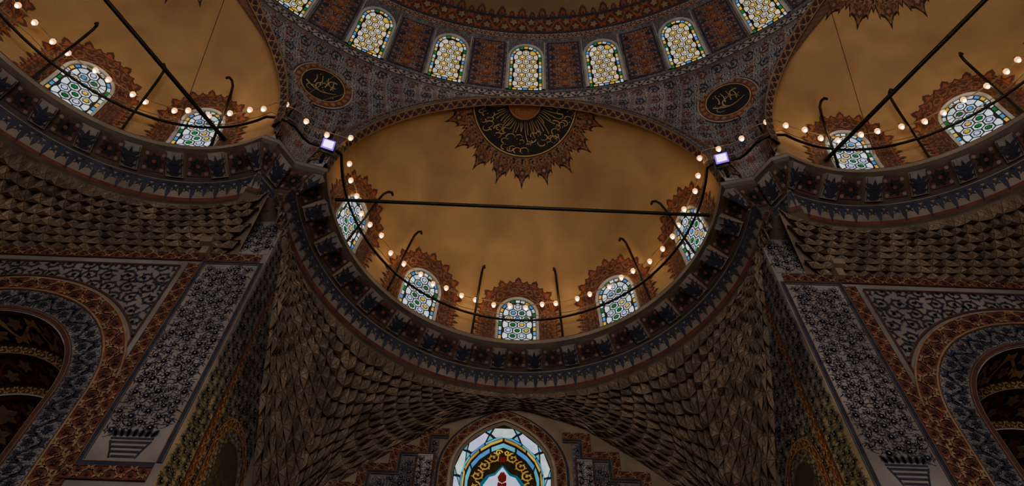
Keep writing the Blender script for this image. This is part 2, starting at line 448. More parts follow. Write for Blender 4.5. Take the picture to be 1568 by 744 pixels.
exedra(EXL,-1,[60,24,-12,-48],'exedra_dome.002')

# ------------------------------------------------------------ pendentives
RR=.79*cos(radians(LAT0)); RZ=1.12+.79*sin(radians(LAT0))
def c0(v):
    p=v*pi/2; return (.305*cos(p),.54+.0+(-.2+RR-.54)*v,1+(RZ-1)*sin(p))
apexS=(RR*sin(A59),-.2+RR*cos(A59))
def sideext(p,far=False):
    sg=-1 if far else 1
    L=(apexS[0]-.535,apexS[1]-.22); k=sin(p)**3
    return (.535+sg*.31*cos(p)*EXR.tv[0]+L[0]*k,.22+sg*.31*cos(p)*EXR.tv[1]+L[1]*k,1+(RZ-1)*sin(p))
def c1(v): return sideext(v*pi/2)
def ringp(az): return (RR*sin(radians(az)),-.2+RR*cos(radians(az)),RZ)
def coons(a,b,bot,top):
    A0,A1,B0,B1=a(0),a(1),b(0),b(1)
    def f(u,v):
        av,bv,bu,tu=a(v),b(v),bot(u),top(u)
        return tuple((1-u)*av[i]+u*bv[i]+(1-v)*bu[i]+v*tu[i]-((1-u)*(1-v)*A0[i]+u*(1-v)*B0[i]+(1-u)*v*A1[i]+u*v*B1[i]) for i in range(3))
    return f
def foot(u):
    p=lerp(c0(0),c1(0),u); k=min(1,3*min(u,1-u))
    return (p[0]+.020*k,p[1]+.022*k,p[2])
pend=coons(c0,c1,foot,lambda u:ringp(59*u))
farsp=sideext(0,True)
pend2=coons(lambda v:sideext(v*pi/2,True),lambda v:lerp(farsp,ringp(112),v),lambda u:farsp,lambda u:ringp(59+53*u))
def nrm(f,u,v,e=.004):
    u0,u1=max(u-e,0),min(u+e,1); v0,v1=max(v-e,0),min(v+e,1)
    a=Vector(f(u1,v))-Vector(f(u0,v)); b=Vector(f(u,v1))-Vector(f(u,v0)); n=a.cross(b)
    if n.length<1e-12: return Vector((0,-1,-.5)).normalized()
    n.normalize()
    if n.dot(Vector((0.1,.1,.9))-Vector(f(u,v)))<0: n=-n
    return n
def dist(a,b): return sqrt(sum((x-y)**2 for x,y in zip(a,b)))
def widths(f): 
    W_=[];L_=[0]; 
    for i in range(41):
        v=i/40; W_.append(sum(dist(f(j/8,v),f((j+1)/8,v)) for j in range(8)))
        if i: L_.append(L_[-1]+dist(f(.5,v),f(.5,v-1/40)))
    return W_,L_
PW,PL=widths(pend)
def wat(v): x=min(max(v,0),1)*40; i=min(int(x),39); return PW[i]+(PW[i+1]-PW[i])*(x-i)
def lat_(v): x=min(max(v,0),1)*40; i=min(int(x),39); return PL[i]+(PL[i+1]-PL[i])*(x-i)
def vofl(l):
    i=min(max(bisect_right(PL,l)-1,0),39); return (i+(l-PL[i])/(PL[i+1]-PL[i]))/40
for sg,nm in ((1,'pendentive'),(-1,'pendentive.001')):
    mb=MB()
    X=lambda p:(p[0]*sg,p[1],p[2])
    mb.grid(lambda u,v:X(pend(u,v)),fr(0,1,30),fr(0,1,40),'k_pend',lambda u,v:((u-.5)*wat(v),lat_(v)))
    mb.grid(lambda u,v:X(pend2(u,v)),fr(0,1,12),fr(0,1,20),'k_pend',lambda u,v:(u*.3,v*.4))
    # arch faces
    def intr(p): return (.302*cos(p),.539,1+.285*sin(p))
    mb.grid(lambda v,k:X(lerp(intr(v*pi/2),c0(v),k)),fr(0,1,40),[0,.5,1],'stone_pale')
    def intS(p,s=1): return EXR.w(s*.304*cos(p),-.018+.03*sin(p)**2,1+.285*sin(p))
    mb.grid(lambda v,k:X(lerp(intS(v*pi/2),c1(v),k)),fr(0,1,40),[0,.5,1],'k_red')
    mb.grid(lambda v,k:X(lerp(intS(v*pi/2,-1),sideext(v*pi/2,True),k)),fr(0,1,40),[0,.5,1],'k_red')
    # borders along the arches
    def off3(u,v,off):
        p=pend(u,v); n=nrm(pend,u,v); return X((p[0]+n[0]*off,p[1]+n[1]*off,p[2]+n[2]*off))
    def mL(a,t,off): v=a/.5; w=max(wat(v),.001); return off3(min(t/w,.5),v,off)
    def mR(a,t,off): v=a/.5; w=max(wat(v),.001); return off3(1-min(t/w,.5),v,off)
    br=fr(.5*.03,.5*.985,70)
    for m in (mL,mR):
        deco_band(mb,m,br,.0,.013,'stone_pale','navy','maroon',.016,.0010,'navy')
        deco_band(mb,m,br,.013,.024,'red','tan','cream',.018,.0010)
        deco_band(mb,m,br,.024,.028,'navy',None,'cream',.02,.0010)
    # medallion: round framed board set square on the vault
    um,vm=.47,.585
    c=Vector(pend(um,vm)); nn=nrm(pend,um,vm,.03)
    ux=(Vector(pend(um+.05,vm))-Vector(pend(um-.05,vm))); ux=(ux-nn*ux.dot(nn)).normalized(); uy=nn.cross(ux)
    if uy.z<0: uy=-uy
    MS=1.16
    def md(x,y,off):
        p=c+ux*(x*sg*MS)+uy*(y*MS)+nn*(off+.002); return X(p)
    def ann(r0,r1,mat,off,off1=None,n=48):
        off1=off if off1 is None else off1
        for i in range(n):
            a,b=2*pi*i/n,2*pi*(i+1)/n
            mb.face([md(r*cos(t),r*sin(t),o) for r,t,o in ((r0,a,off),(r0,b,off),(r1,b,off1),(r1,a,off1))],mat,[(r,t*.06) for r,t in ((r0,a),(r0,b),(r1,b),(r1,a))])
    ann(.0,.0335,'black',.0030); ann(.0335,.0350,'gold_leaf',.0034); ann(.035,.0460,'red',.0030); ann(.046,.0480,'cream',.0034); ann(.048,.0505,'navy',.0034); ann(.0505,.052,'navy',.0034,-.008)
    ad=adder(mb,md,'tan',.0040)
    for i in range(22):
        th=2*pi*i/22; flower(ad,.0405*cos(th),.0405*sin(th),.0045,5,th)
    ag=adder(mb,md,'gold_leaf',.0040); rr=random.Random(11+sg)
    for i in range(4):
        x=-.014+i*.009; stroke(ag,[(x,-.004),(x+.001,.008),(x-.002,.021-abs(x)*.3)],.0018,.0008)
    stroke(ag,[(-.026+.05*q,-.006-.010*sin(pi*q)) for q in fr(0,1,10)],.0024,.0008)
    stroke(ag,[(.004+.014*cos(a),-.006+.011*sin(a)) for a in fr(.3,4.2,12)],.0008,.0024)
    stroke(ag,[(-.014+.008*cos(a),-.016+.006*sin(a)) for a in fr(0,5,12)],.0018,.0008)
    stroke(ag,[(.014+.008*cos(a),.010+.007*sin(a)) for a in fr(1,5.5,12)],.0018,.0008)
    for i in range(9): disc(ag,rr.uniform(-.022,.022),rr.uniform(-.020,.022),.0012,4)
    # arabesques in the field
    lm=lat_(vm)
    def fd(x,y,off): v=vofl(lm+y); return off3(.5+x/max(wat(v),.01),v,off)
    ok=lambda x,y:sqrt((x+.015)**2+y*y)>.058 and abs(x)<wat(vofl(lm+y))/2-.030
    an=adder(mb,fd,'navy',.0022,ok); ar=adder(mb,fd,'red',.0026,ok)
    y=-.20
    while y<PL[-1]-lm-.01:
        x=0
        while x<.3:
            for s in ((-1,1) if x else (1,)):
                scroll(an if int(x*50+y*50)%2 else ar,s*x,y,.011,s,y*40,1.2,.0018)
            x+=.030
        y+=.028
    mb.build(nm)

# ------------------------------------------------------------ cornice
def ell(E,al,ax=.310,dep=.262,sg=1):
    p=E.w(ax*sin(al),dep*cos(al),1); return (p[0],p[1])
right=[ell(EXR,a) for a in fr(radians(-90),radians(86),50)]
nose=[(.368,.503),(.348,.536)]
cen=[(.303*sin(a),.58+.303*cos(a)) for a in fr(radians(96),radians(-96),72)]
pts=right+nose+cen+[(-x,y) for x,y in reversed(nose)]+[(-x,y) for x,y in reversed(right)]
CP=Path(pts)
prof=[(.080,1.0),(0,1.0),(-.001,.997),(0,.990),(.004,.986),(.006,.984),(.036,.963),(.040,.960),(.043,.955),(.052,.934),(.056,.931),(.057,.925),(.084,.923)]
mb=MB()
br=CP.breaks(.03)
mats=['lip','lip','stone_dim','lip','cornice_dark','cornice_dark','lip','stone_dim','stone_dim','red','lip','stone_warm']  # paler strip on the lip front: lit edge put into the colour
for j in range(len(prof)-1):
    (d0,z0),(d1,z1)=prof[j],prof[j+1]
    for i in range(len(br)-1):
        A=CP.at(br[i],d0);B=CP.at(br[i+1],d0);C=CP.at(br[i+1],d1);D=CP.at(br[i],d1)
        mb.face([(*A,z0),(*B,z0),(*C,z1),(*D,z1)],mats[j],[(br[i],z0),(br[i+1],z0),(br[i+1],z1),(br[i],z1)])
def cmap(seg):
    (d0,z0),(d1,z1)=seg; l=sqrt((d1-d0)**2+(z1-z0)**2); n=((z1-z0)/l,-(d1-d0)/l)  # toward room / down
    def f(a,q,off):
        d=d0+(d1-d0)*q+n[0]*off; z=z0+(z1-z0)*q+n[1]*off
        return (*CP.at(a,d),z)
    return f,l
f1,l1=cmap(((.006,.984),(.036,.963)))
f2,l2=cmap(((.043,.955),(.052,.934)))
per=.0605; n=round(CP.len/per); per=CP.len/n
def iso(f,l): return lambda x,y,off:f(x,y/l,off)
for i in range(n):
    a=per*(i+.5)
    # console bracket
    hwk=.0125
    def bk(x,q,k): return f1(a+x*(1-.12*q),q,k*(.009*(1-q)**1.5+.0035+.003*sin(pi*q)))
    qs=fr(0,1,7)
    mb.grid(lambda x,q:bk(x,q,1),[-hwk,0,hwk],qs,'bracket_pale')
    for x in (-hwk,hwk):
        mb.grid(lambda k,q,x=x:bk(x,q,k),[0,1],qs,'stone_warm',sm=False)
    mb.grid(lambda x,k:bk(x,1,k),[-hwk,hwk],[0,1],'lip',sm=False)
    mb.grid(lambda x,k:bk(x,0,k),[-hwk,hwk],[0,1],'lip',sm=False)
    bm=lambda x,y,off:bk(x,min(max(y/l1,0),1),1+off)
    ad=adder(mb,bm,'navy',.12)
    s=l1
    leaf(ad,0,s*.95,-pi/2,s*.85,.010,0)
    for sx in (-1,1):
        leaf(ad,0,s*.85,-pi/2+sx*.55,s*.6,.0075,sx*.3); leaf(ad,0,s*.55,-pi/2+sx*.7,s*.5,.007,sx*.3); leaf(ad,0,s*.95,-pi/2+sx*.9,s*.35,.006,sx*.3)
        stroke(ad,[(sx*.0112,s*.05),(sx*.0112,s*.5),(sx*.0104,s*.95)],.0012)
    # recess rosette
    m1=iso(f1,l1); b=a+per/2
    if b<CP.len-.01:
        ar=adder(mb,m1,'maroon',.0010); an=adder(mb,m1,'black',.0018); at=adder(mb,m1,'red',.0024); al=adder(mb,m1,'stone_dim',.0014)
        ar([(b-.016,s*.08),(b+.016,s*.08),(b+.015,s*.92),(b-.015,s*.92)])
        for k4 in range(4): disc(al,b+.0115*(1 if k4%2 else -1),s*(.2 if k4<2 else .8),.003,6)
        flower(an,b,s*.5,.0135,8,.2); disc(at,b,s*.5,.003,8)
# hanging leaf teeth
m2=iso(f2,l2); n=round(CP.len/.0151)
an=adder(mb,m2,'navy',.0012)
for i in range(n):
    a=CP.len*(i+.5)/n; s=l2
    leaf(an,a,-.004,pi/2,s*1.35 if i%2 else s*1.1,.0075,0)
    for sx in (-1,1): leaf(an,a,-.003,pi/2+sx*.5,s*.85,.0045,sx*.2)
    an([(a-.0076,-.004),(a+.0076,-.004),(a+.0076,.0005),(a-.0076,.0005)])
mb.build('cornice')

# ------------------------------------------------------------ muqarnas
def muqarnas(name,top,bot,nu,nv,depth,ctr,ex=1.5,ez=1.25,seed=1):
    rr=random.Random(seed)
    def B(u,v):
        u=min(max(u,0),1); a,b=top(u),bot(u); h=1-(1-v)**ex; q=v**ez
        return (a[0]+(b[0]-a[0])*h,a[1]+(b[1]-a[1])*h,a[2]+(b[2]-a[2])*q)
    C=Vector(ctr)
    def N(u,v):
        e=.01
        a=Vector(B(u+e,v))-Vector(B(u-e,v)); b=Vector(B(u,min(v+e,1)))-Vector(B(u,max(v-e,0))); n=a.cross(b)
        if n.length<1e-12: return Vector((0,-1,0))
        n.normalize()
        if n.dot(C-Vector(B(u,v)))<0: n=-n
        return n
    cache={}
    DN=Vector((0,0,-1))
    def V(i2,j):      # tier node, i2 counted in half columns
        if (i2,j) not in cache:
            inn=0<j<nv
            u=(i2+(rr.uniform(-.08,.08) if inn else 0))/(2*nu); v=(j+(rr.uniform(-.05,.05) if inn else 0))/nv
            big=1.3 if (i2//2+j)%3==0 else .8
            p=Vector(B(u,v)); k=depth*.55*big*(.9+.2*rr.random()) if inn else 0
            p+=N(u,v)*k+DN*(depth*.45*big if inn else 0); cache[(i2,j)]=p
        return cache[(i2,j)]
    M3=['muq','muq','muq_b','muq_c']
    mb=MB()
    mb.grid(B,fr(0,1,nu*2),fr(0,1,nv*2),'muq_b')
    def facet(P,n_,mat=None,ins=.88):
        mb.face([tuple(p) for p in P],'muq_line')
        c=sum(P,Vector())/len(P); nn=(P[1]-P[0]).cross(P[2]-P[0])
        if nn.length<1e-12: return
        nn.normalize()
        if nn.dot(n_)<0: nn=-nn
        mb.face([tuple(c+(p-c)*ins+nn*.0004) for p in P],mat or rr.choice(M3))
        if rr.random()<.14: mb.face([tuple(c+(p-c)*.34+nn*.0008) for p in P],'muq_blue')
    for j in range(nv):
        o=j%2
        for i in range(-1,nu+1):
            t0,t1=2*i+o,2*i+2+o; b=2*i+1+o
            if t0<0 or t1>2*nu: continue
            T0,T1,Bt=V(t0,j),V(t1,j),V(b,j+1)
            u=b/(2*nu); v=(j+.32)/nv
            n_=N(u,v); n2=n_+DN*.6
            deep=1.1 if i%2==0 else .7
            c=Vector(B(u,v))-n_*depth*.45*deep-DN*depth*.30
            tm=(T0+T1)/2-DN*depth*.45-n_*depth*.35
            # pointed niche: two upper wings, two curved cheeks split by a rib
            m0=rr.choice(M3)
            facet([T0,tm,c],n2,m0); facet([tm,T1,c],n2,m0)
            q1=(T1+Bt)/2+n_*depth*.22; q0=(T0+Bt)/2+n_*depth*.22
            m1=rr.choice(M3)
            facet([T1,q1,c],n2,m1); facet([q1,Bt,c],n2); facet([Bt,q0,c],n2); facet([q0,T0,c],n2,m1)
            # hanging prism between niches
            if b+2<=2*nu:
                B1=V(b+2,j+1); r0=(T1+B1)/2+N((b+1.5)/(2*nu),v)*depth*.22
                g=(T1+Bt+B1)/3+n_*depth*(.55 if i%2 else .1)+DN*depth*.15
                facet([T1,q1,g],n2); facet([q1,Bt,g],n2); facet([T1,r0,g],n2); facet([r0,B1,g],n2); facet([Bt,B1,g],n2)
    return mb.build(name)
NX=.352; FW=.60; FB=.955
kb=[(0,(NX,.598,.925)),(.07,(NX,.66,.83)),(.14,(NX,.74,.72)),(.20,(NX,.83,.635)),(.26,(NX,FB,.57)),(.30,(.33,FB,.63)),(.34,(.30,FB,.71)),(.40,(.20,FB,.80)),(.45,(.11,FB,.868)),(.5,(0,FB,.905))]
def botC(u):
    m=1 if u<=.5 else -1; w=u if u<=.5 else 1-u
    for i in range(len(kb)-1):
        if w<=kb[i+1][0]+1e-9:
            p=lerp(kb[i][1],kb[i+1][1],(w-kb[i][0])/(kb[i+1][0]-kb[i][0])); break
    return (p[0]*m,p[1],p[2])
def topC(u):
    a=radians(96-192*u); return (.361*sin(a),.58+.361*cos(a),.924)
muqarnas('muqarnas_vault',topC,botC,66,13,.0120,(0,.5,.6))
RP=Path(right)
def botS(u):
    # from near pier along the front wall then the side wall
    pts=[(.396,FW,.833),(.86,FW,.833),(.86,-.10,.833)]
    L1,L2=.464,.70; s=u*(L1+L2)
    return lerp(pts[0],pts[1],s/L1) if s<=L1 else lerp(pts[1],pts[2],(s-L1)/L2)
def topS(u):
    p=RP.at(RP.len*(1-u),.058); return (p[0],p[1],.924)
neg=lambda f:(lambda u:(lambda p:(-p[0],p[1],p[2]))(f(u)))
muqarnas('muqarnas_vault.001',topS,botS,62,8,.0110,(.4,.2,.6),1.3,1.2,4)
muqarnas('muqarnas_vault.002',neg(topS),neg(botS),62,8,.0110,(-.4,.2,.6),1.3,1.2,5)

# ------------------------------------------------------------ front walls with arches
ZF=-Z0/K
XO,RO,ZC=.646,.132,.57
def floral(mb,mp,x0,x1,y0,y1,sp,mat,seed=1,test=None,off=.0012):
    rr=random.Random(seed); ad=adder(mb,mp,mat,off,test); a2=adder(mb,mp,'stone_pale',off*1.5,test)
    nx=max(1,round((x1-x0)/sp)); ny=max(1,round((y1-y0)/sp))
    for i in range(nx):
        for j in range(ny):
            x=x0+(x1-x0)*(i+.5)/nx+rr.uniform(-.18,.18)*sp; y=y0+(y1-y0)*(j+.5)/ny+(.25*sp if i%2 else -.25*sp)+rr.uniform(-.12,.12)*sp
            if y<y0+sp*.3 or y>y1-sp*.3: continue
            a=rr.uniform(0,6.28); k=rr.random()
            r=sp*(.24+.16*rr.random())
            flower(ad,x,y,r,7 if k>.5 else 6,a,.8)
            disc(a2,x,y,r*.24,5)
            for q in range(5):
                b=a+q*2*pi/5+rr.uniform(-.3,.3)
                px,py=x+r*.95*cos(b),y+r*.95*sin(b)
                leaf(ad,px,py,b+.7,sp*.36,sp*.13,.4); leaf(ad,px,py,b-.7,sp*.28,sp*.11,-.4)
            for q2 in (0,2.1,4.2): stroke(ad,[(x+sp*.6*q*cos(a+q2+q),y+sp*.6*q*sin(a+q2+q)) for q in fr(0,1.3,6)],sp*.05)
def rect(mb,mp,x0,x1,y0,y1,mat,off,nx=1,ny=1):
    mb.grid(lambda x,y:mp(x,y,off),fr(x0,x1,nx),fr(y0,y1,ny),mat,sm=False)
for sg,nm in ((1,'wall_right'),(-1,'wall_left')):
    mb=MB()
    fw=lambda x,z,off:(sg*x,FW-off,z)
    TOP=.925
    xa,xb=XO-RO,XO+RO
    rect(mb,fw,NX,xa,ZF,TOP,'stone_wall',0); rect(mb,fw,xb,.86,ZF,TOP,'stone_wall',0)
    xs=fr(xa,xb,40); zt=lambda x:ZC+sqrt(max(RO*RO-(x-XO)**2,0))
    for i in range(40):
        mb.face([fw(xs[i],zt(xs[i]),0),fw(xs[i+1],zt(xs[i+1]),0),fw(xs[i+1],TOP,0),fw(xs[i],TOP,0)],'stone_wall')
    cont=[(xa,ZF),(xa,.30),(xa,ZC)]+[(XO-RO*cos(a),ZC+RO*sin(a)) for a in fr(0,pi,30)[1:-1]]+[(xb,ZC),(xb,.3),(xb,ZF)]
    P=Path(cont); br=P.breaks(.012)
    # soffit: stepped painted archivolts going in
    for k,(f0,f1_,r) in enumerate(((.60,.66,0),(.66,.72,.012),(.72,.82,.026))):
        sm=lambda a,t,off,r=r:(lambda q:(sg*q[0],t,q[1]))(P.at(a,r+off))
        deco_band(mb,sm,br,f0,f1_,'k_dark' if k else 'navy','gold_leaf' if k==0 else 'red','maroon',.05,.0008,'tan')
        fm=lambda a,t,off,f1_=f1_:(lambda q:(sg*q[0],f1_-off,q[1]))(P.at(a,t))
        if k<2: deco_band(mb,fm,br,r,r+.014,'maroon','gold_leaf','tan',.02,.0005)
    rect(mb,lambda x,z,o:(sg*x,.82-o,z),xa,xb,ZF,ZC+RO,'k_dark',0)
    bm=lambda a,t,off:fw(*P.at(a,t),off)
    deco_band(mb,bm,br,-.006,0,'maroon',None,'tan',.02,.0010)
    deco_band(mb,bm,br,-.040,-.006,'k_navy','navy','maroon',.034,.0010,'navy',.05)
    deco_band(mb,bm,br,-.066,-.040,'red','tan','tan',.026,.0014,'maroon')
    # rectangular border and panel
    px0,px1,pz0,pz1=.360,.431,.478,.811
    rp=Path([(px0-.001,pz0),(px0-.001,pz1),(px1,pz1),(px1,pz0),(px0,pz0)])
    rect(mb,fw,px0,px1,pz0,pz1,'stone_wall',.0008)
    deco_band(mb,lambda a,t,off:fw(*rp.at(a,-t),off),rp.breaks(.02),.0,.006,'navy',None,'tan',.02,.0012)
    deco_band(mb,lambda a,t,off:fw(px1+.006+t,pz0-.03+a,off),fr(0,.363,20),0,.017,'red','tan','maroon',.024,.0012,'maroon')
    deco_band(mb,lambda a,t,off:fw(px0+a,pz1+.006+t,off),fr(0,.50,20),0,.017,'red','tan','maroon',.024,.0014,'maroon')
    deco_band(mb,lambda a,t,off:fw(px0+a,pz0-.006-t,off),fr(0,.085,6),0,.017,'red','tan','maroon',.024,.0016,'maroon')
    floral(mb,fw,px0+.002,px1-.002,pz0+.035,pz1-.002,.0142,'navy',3)
    # vase at panel foot
    ad=adder(mb,fw,'navy',.0014); cx=(px0+px1)/2
    for q in (0,.006,.012,.018): stroke(ad,[(cx-.012-q*.4,pz0+.006+q),(cx+.012+q*.4,pz0+.006+q)],.0028)
    for s in (-1,1): stroke(ad,[(cx+s*.013,pz0+.004),(cx+s*.016,pz0+.014),(cx+s*.021,pz0+.026)],.002)
    stroke(ad,[(cx-.022,pz0+.029),(cx+.022,pz0+.029)],.0025)
    for q in range(7): tulip(ad,cx-.018+.006*q,pz0+.031,pi/2+.15*(3-q),.011)
    # pier head above the panel
    rect(mb,fw,NX+.003,.42,.838,.922,'stone_wall',.0008)
    floral(mb,fw,NX+.004,.42,.838,.922,.0142,'navy',9)
    # lower panel
    floral(mb,fw,px0,px1,.20,.44,.0142,'navy',13)
    # spandrels
    te=lambda x,z:(z<.805 and sqrt((x-XO)**2+(z-ZC)**2)>.205 and .462<x<.835 and z>ZC-.0)
    ad=adder(mb,fw,'navy',.0014,te)
    rr=random.Random(2)
    for i in range(17):
        for j in range(11):
            x=.462+i*.0245+(j%2)*.012; z=.575+j*.0225
            scroll(ad,x,z,.0130,1 if (i+j)%2 else -1,rr.uniform(0,6.28),1.25,.0030)
    am=adder(mb,fw,'maroon',.0018)
    stroke(am,[(XO-.203*cos(a),ZC+.203*sin(a)) for a in fr(.45,pi-.45,40)],.003); stroke(am,[(.463,.60),(.463,.805)],.003); stroke(am,[(.463,.805),(.83,.805)],.003)
    # returns: niche side wall
    sw=lambda f,z,off:(sg*(NX-off),f,z)
    rect(mb,sw,FW,FB,ZF,.925,'stone_wall',0)
    floral(mb,sw,.604,.648,.15,.90,.0142,'navy',21)
    deco_band(mb,lambda a,t,off:sw(.650+t,a,off),fr(.1,.84,40),0,.013,'red','tan','maroon',.024,.0012)
    cf,ra,zc=.742,.040,.575
    ap=Path([(cf-ra,.1),(cf-ra,.3),(cf-ra,zc)]+[(cf-ra*cos(a),zc+ra*sin(a)) for a in fr(0,pi,16)[1:-1]]+[(cf+ra,zc),(cf+ra,.3),(cf+ra,.1)])
    am_=lambda a,t,off:sw(*ap.at(a,t),off)
    deco_band(mb,am_,ap.breaks(.012),-.016,0,'stone_wall','navy','maroon',.018,.0012)
    deco_band(mb,am_,ap.breaks(.012),-.028,-.016,'red','tan','tan',.02,.0012)
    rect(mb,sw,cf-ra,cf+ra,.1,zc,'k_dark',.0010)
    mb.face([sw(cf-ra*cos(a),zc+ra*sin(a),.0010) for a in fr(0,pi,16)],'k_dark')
    te=lambda f,z:sqrt((f-cf)**2+max(z-zc,0)**2)>ra+.03
    floral(mb,sw,.665,.80,.20,.80,.0155,'navy',23,te)
    # outer side wall
    mb.grid(lambda f,z:(sg*.86,f,z),[-.3,FW],[ZF,.833],'stone_wall',sm=False)
    # corbel under the muqarnas
    cc=lambda x,y,z:(sg*x,FW-y,z)
    mb.box(cc,.430,.446,0,.020,.838,.850,'stone_warm'); mb.box(cc,.433,.443,0,.012,.822,.838,'stone_warm')
    mb.build(nm)

# ------------------------------------------------------------ back wall
SX=-.0175
mb=MB()
bw=lambda x,z,off:(x,FB-off,z)
rect(mb,bw,-NX,NX,ZF,.94,'stone_warm',0)
def arch_pts(hw,zs,za,z0,n=14):
    L=[(-hw,z0),(-hw,zs)]
    for q in fr(0,1,n)[1:]:
        a=q*radians(66); x=-hw*(1-( (1-cos(a))/(1-cos(radians(66))) )); z=zs+(za-zs)*sin(a)/sin(radians(66)); L.append((x,z))
    R=[(-x,z) for x,z in reversed(L[:-1])]
    return [(x+SX,z) for x,z in L+R]
P=Path(arch_pts(.081,.765,.872,.40)); br=P.breaks(.01)
bm=lambda a,t,off:bw(*P.at(a,t),off)
deco_band(mb,bm,br,-.004,.0,'cream',None,None,.02,.003)
deco_band(mb,bm,br,-.020,-.004,'red','tan','tan',.024,.0020,'maroon')
deco_band(mb,bm,br,-.025,-.020,'navy',None,'tan',.03,.0016)
for s in (1,-1):
    st=[(.094,.850),(.140,.850),(.140,.812),(.185,.812),(.185,.774),(.230,.774),(.230,.736),(.280,.736),(.280,.700),(.350,.700)]
    sh=SX*.8
    rt=[(s*x+sh,z) for x,z in st]; P=Path(rt); br=P.breaks(.012)
    g=-1 if s>0 else 1
    m=lambda a,t,off:bw(*P.at(a,t*-g),off)
    deco_band(mb,m,br,.0,.014,'red','tan','maroon',.024,.0020,'maroon')
    deco_band(mb,m,br,.014,.020,'navy',None,'tan',.03,.0020)
    for (x0,x1,zt) in ((.108,.140,.828),(.14,.185,.79),(.185,.230,.752),(.230,.280,.714),(.280,.35,.678)):
        a,b=sorted((max(min(s*x0+sh,NX),-NX),max(min(s*x1+sh,NX),-NX))); rect(mb,bw,a,b,.40,zt,'k_navy',.0008)
        floral(mb,bw,a+.004,b-.004,.55,zt-.004,.0145,'navy',int(x0*1000))
    q=sorted((s*.112+sh,s*.144+sh))
    rect(mb,bw,*q,.60,.80,'maroon',.0016); rect(mb,bw,q[0]+.004,q[1]-.004,.60,.796,'stone_pale',.0022)
    floral(mb,bw,q[0]+.004,q[1]-.004,.60,.794,.012,'navy',5,None,.003)
mb.build('wall_back')

# stained glass window
WN[0]+=1
mb=MB()
class _C: c={}
def con(k,tau):
    P=_C.c.setdefault(k,Path([(SX+(px-SX)*k,.70+(pz-.70)*k if pz>.70 else pz) for px,pz in arch_pts(.077,.765,.864,.45)]))
    return P.at(P.len*tau)
xs=fr(0,1,60)
for i in range(60):
    a,b=con(1,xs[i]),con(1,xs[i+1]); c,d=(SX,b[1]),(SX,a[1])
    mb.face([bw(*a,.0008),bw(*b,.0008),bw(*c,.0008),bw(*d,.0008)],'lead')
def ringcells(k0,k1,n,cols,off=.002,g=.02,t0=0,t1=1):
    for i in range(n):
        a=t0+(t1-t0)*(i+g*2)/n; b=t0+(t1-t0)*(i+1-g*2)/n; m=(a+b)/2
        P=[con(k1,a),con(k1,m),con(k1,b),con(k0,b),con(k0,m),con(k0,a)]
        mb.face([bw(*p,off) for p in P],cols[i%len(cols)])
# outer ring: wide pale panes separated by blue splayed pieces
n=17
for i in range(n):
    a=(i+.06)/n; b=(i+.94)/n; w=(b-a)
    P=[con(.985,a+w*.14),con(.985,b-w*.14),con(.93,b),con(.86,b-w*.17),con(.86,a+w*.17),con(.93,a)]
    mb.face([bw(*p,.002) for p in P],'g_lilac' if i%2 else 'g_pale')
    mb.face([bw(*p,.002) for p in (con(.985,b-w*.06),con(.985,b+w*.18),con(.945,b+w*.06))],'g_cyan')
    mb.face([bw(*p,.002) for p in (con(.915,b+w*.06),con(.86,b-w*.07),con(.86,b+w*.19))],'g_cyan')
ringcells(.825,.85,24,['g_blue','g_cyan'],g=.02)
ringcells(.785,.818,18,['g_yellow','g_amber'],g=.02)
ringcells(.765,.778,40,['g_dk'],g=.01)
ringcells(.70,.755,17,['g_cyan','g_blue'],g=.02)
xs=fr(0,1,48)
for i in range(48):
    a,b=con(.69,xs[i]),con(.69,xs[i+1]); mb.face([bw(*a,.0016),bw(*b,.0016),bw(SX,b[1],.0016),bw(SX,a[1],.0016)],'g_dk')
aa=lambda m,o=.0032:adder(mb,bw,m,o)
for s in (1,-1):
    for z,x in ((.792,.016),(.776,.030),(.757,.040),(.735,.042)): scroll(aa('g_amber'),SX+s*x,z,.0105,s,1.5,1.2,.0026)
    scroll(aa('g_yellow'),SX+s*.007,.803,.006,-s,0,1.1,.0022)
P=[(SX-.034,.60),(SX-.034,.742),(SX-.024,.757),(SX-.013,.761),(SX,.777),(SX+.013,.761),(SX+.024,.757),(SX+.034,.742),(SX+.034,.60)]
mb.face([bw(*p,.0040) for p in P],'g_teal')
P=[(SX+(x-SX)*.86,z-.004) for x,z in P]; mb.face([bw(*p,.0044) for p in P],'g_lilac')
ad=aa('g_red',.0050); flower(ad,SX,.733,.013,6); tulip(ad,SX,.742,pi/2,.022); tulip(ad,SX,.720,-pi/2,.02); flower(ad,SX,.680,.014,6); flower(ad,SX,.788,.007,6)
ad=aa('g_amber',.0056); disc(ad,SX,.733,.004,8); leaf(ad,SX,.720,-pi/2,.02,.006,0)
for s in (1,-1): scroll(aa('g_red',.005),SX+s*.018,.712,.009,s,0,1.1,.002)
mb.build('window_%d'%WN[0])

# ------------------------------------------------------------ floor
mb=MB(); mb.face([(-1.2,-1.2,ZF),(1.2,-1.2,ZF),(1.2,FB,ZF),(-1.2,FB,ZF)],'carpet'); mb.build('floor')

# ------------------------------------------------------------ tie rods
def rod(name,a,b,r=.0034):
    tube(name,[a,b],r,'iron')
rod('tie_rod',(-.306,.625,1.035),(.306,.630,1.035),.0030)
for sg,nm in ((1,'tie_rod.001'),(-1,'tie_rod.002')):
    E=EXR if sg>0 else EXL
    n0=.095; t=.318*sqrt(1-(n0/.272)**2)-.003
    rod(nm,E.w(t,n0,1.03),E.w(-t,n0,1.03),.0034)

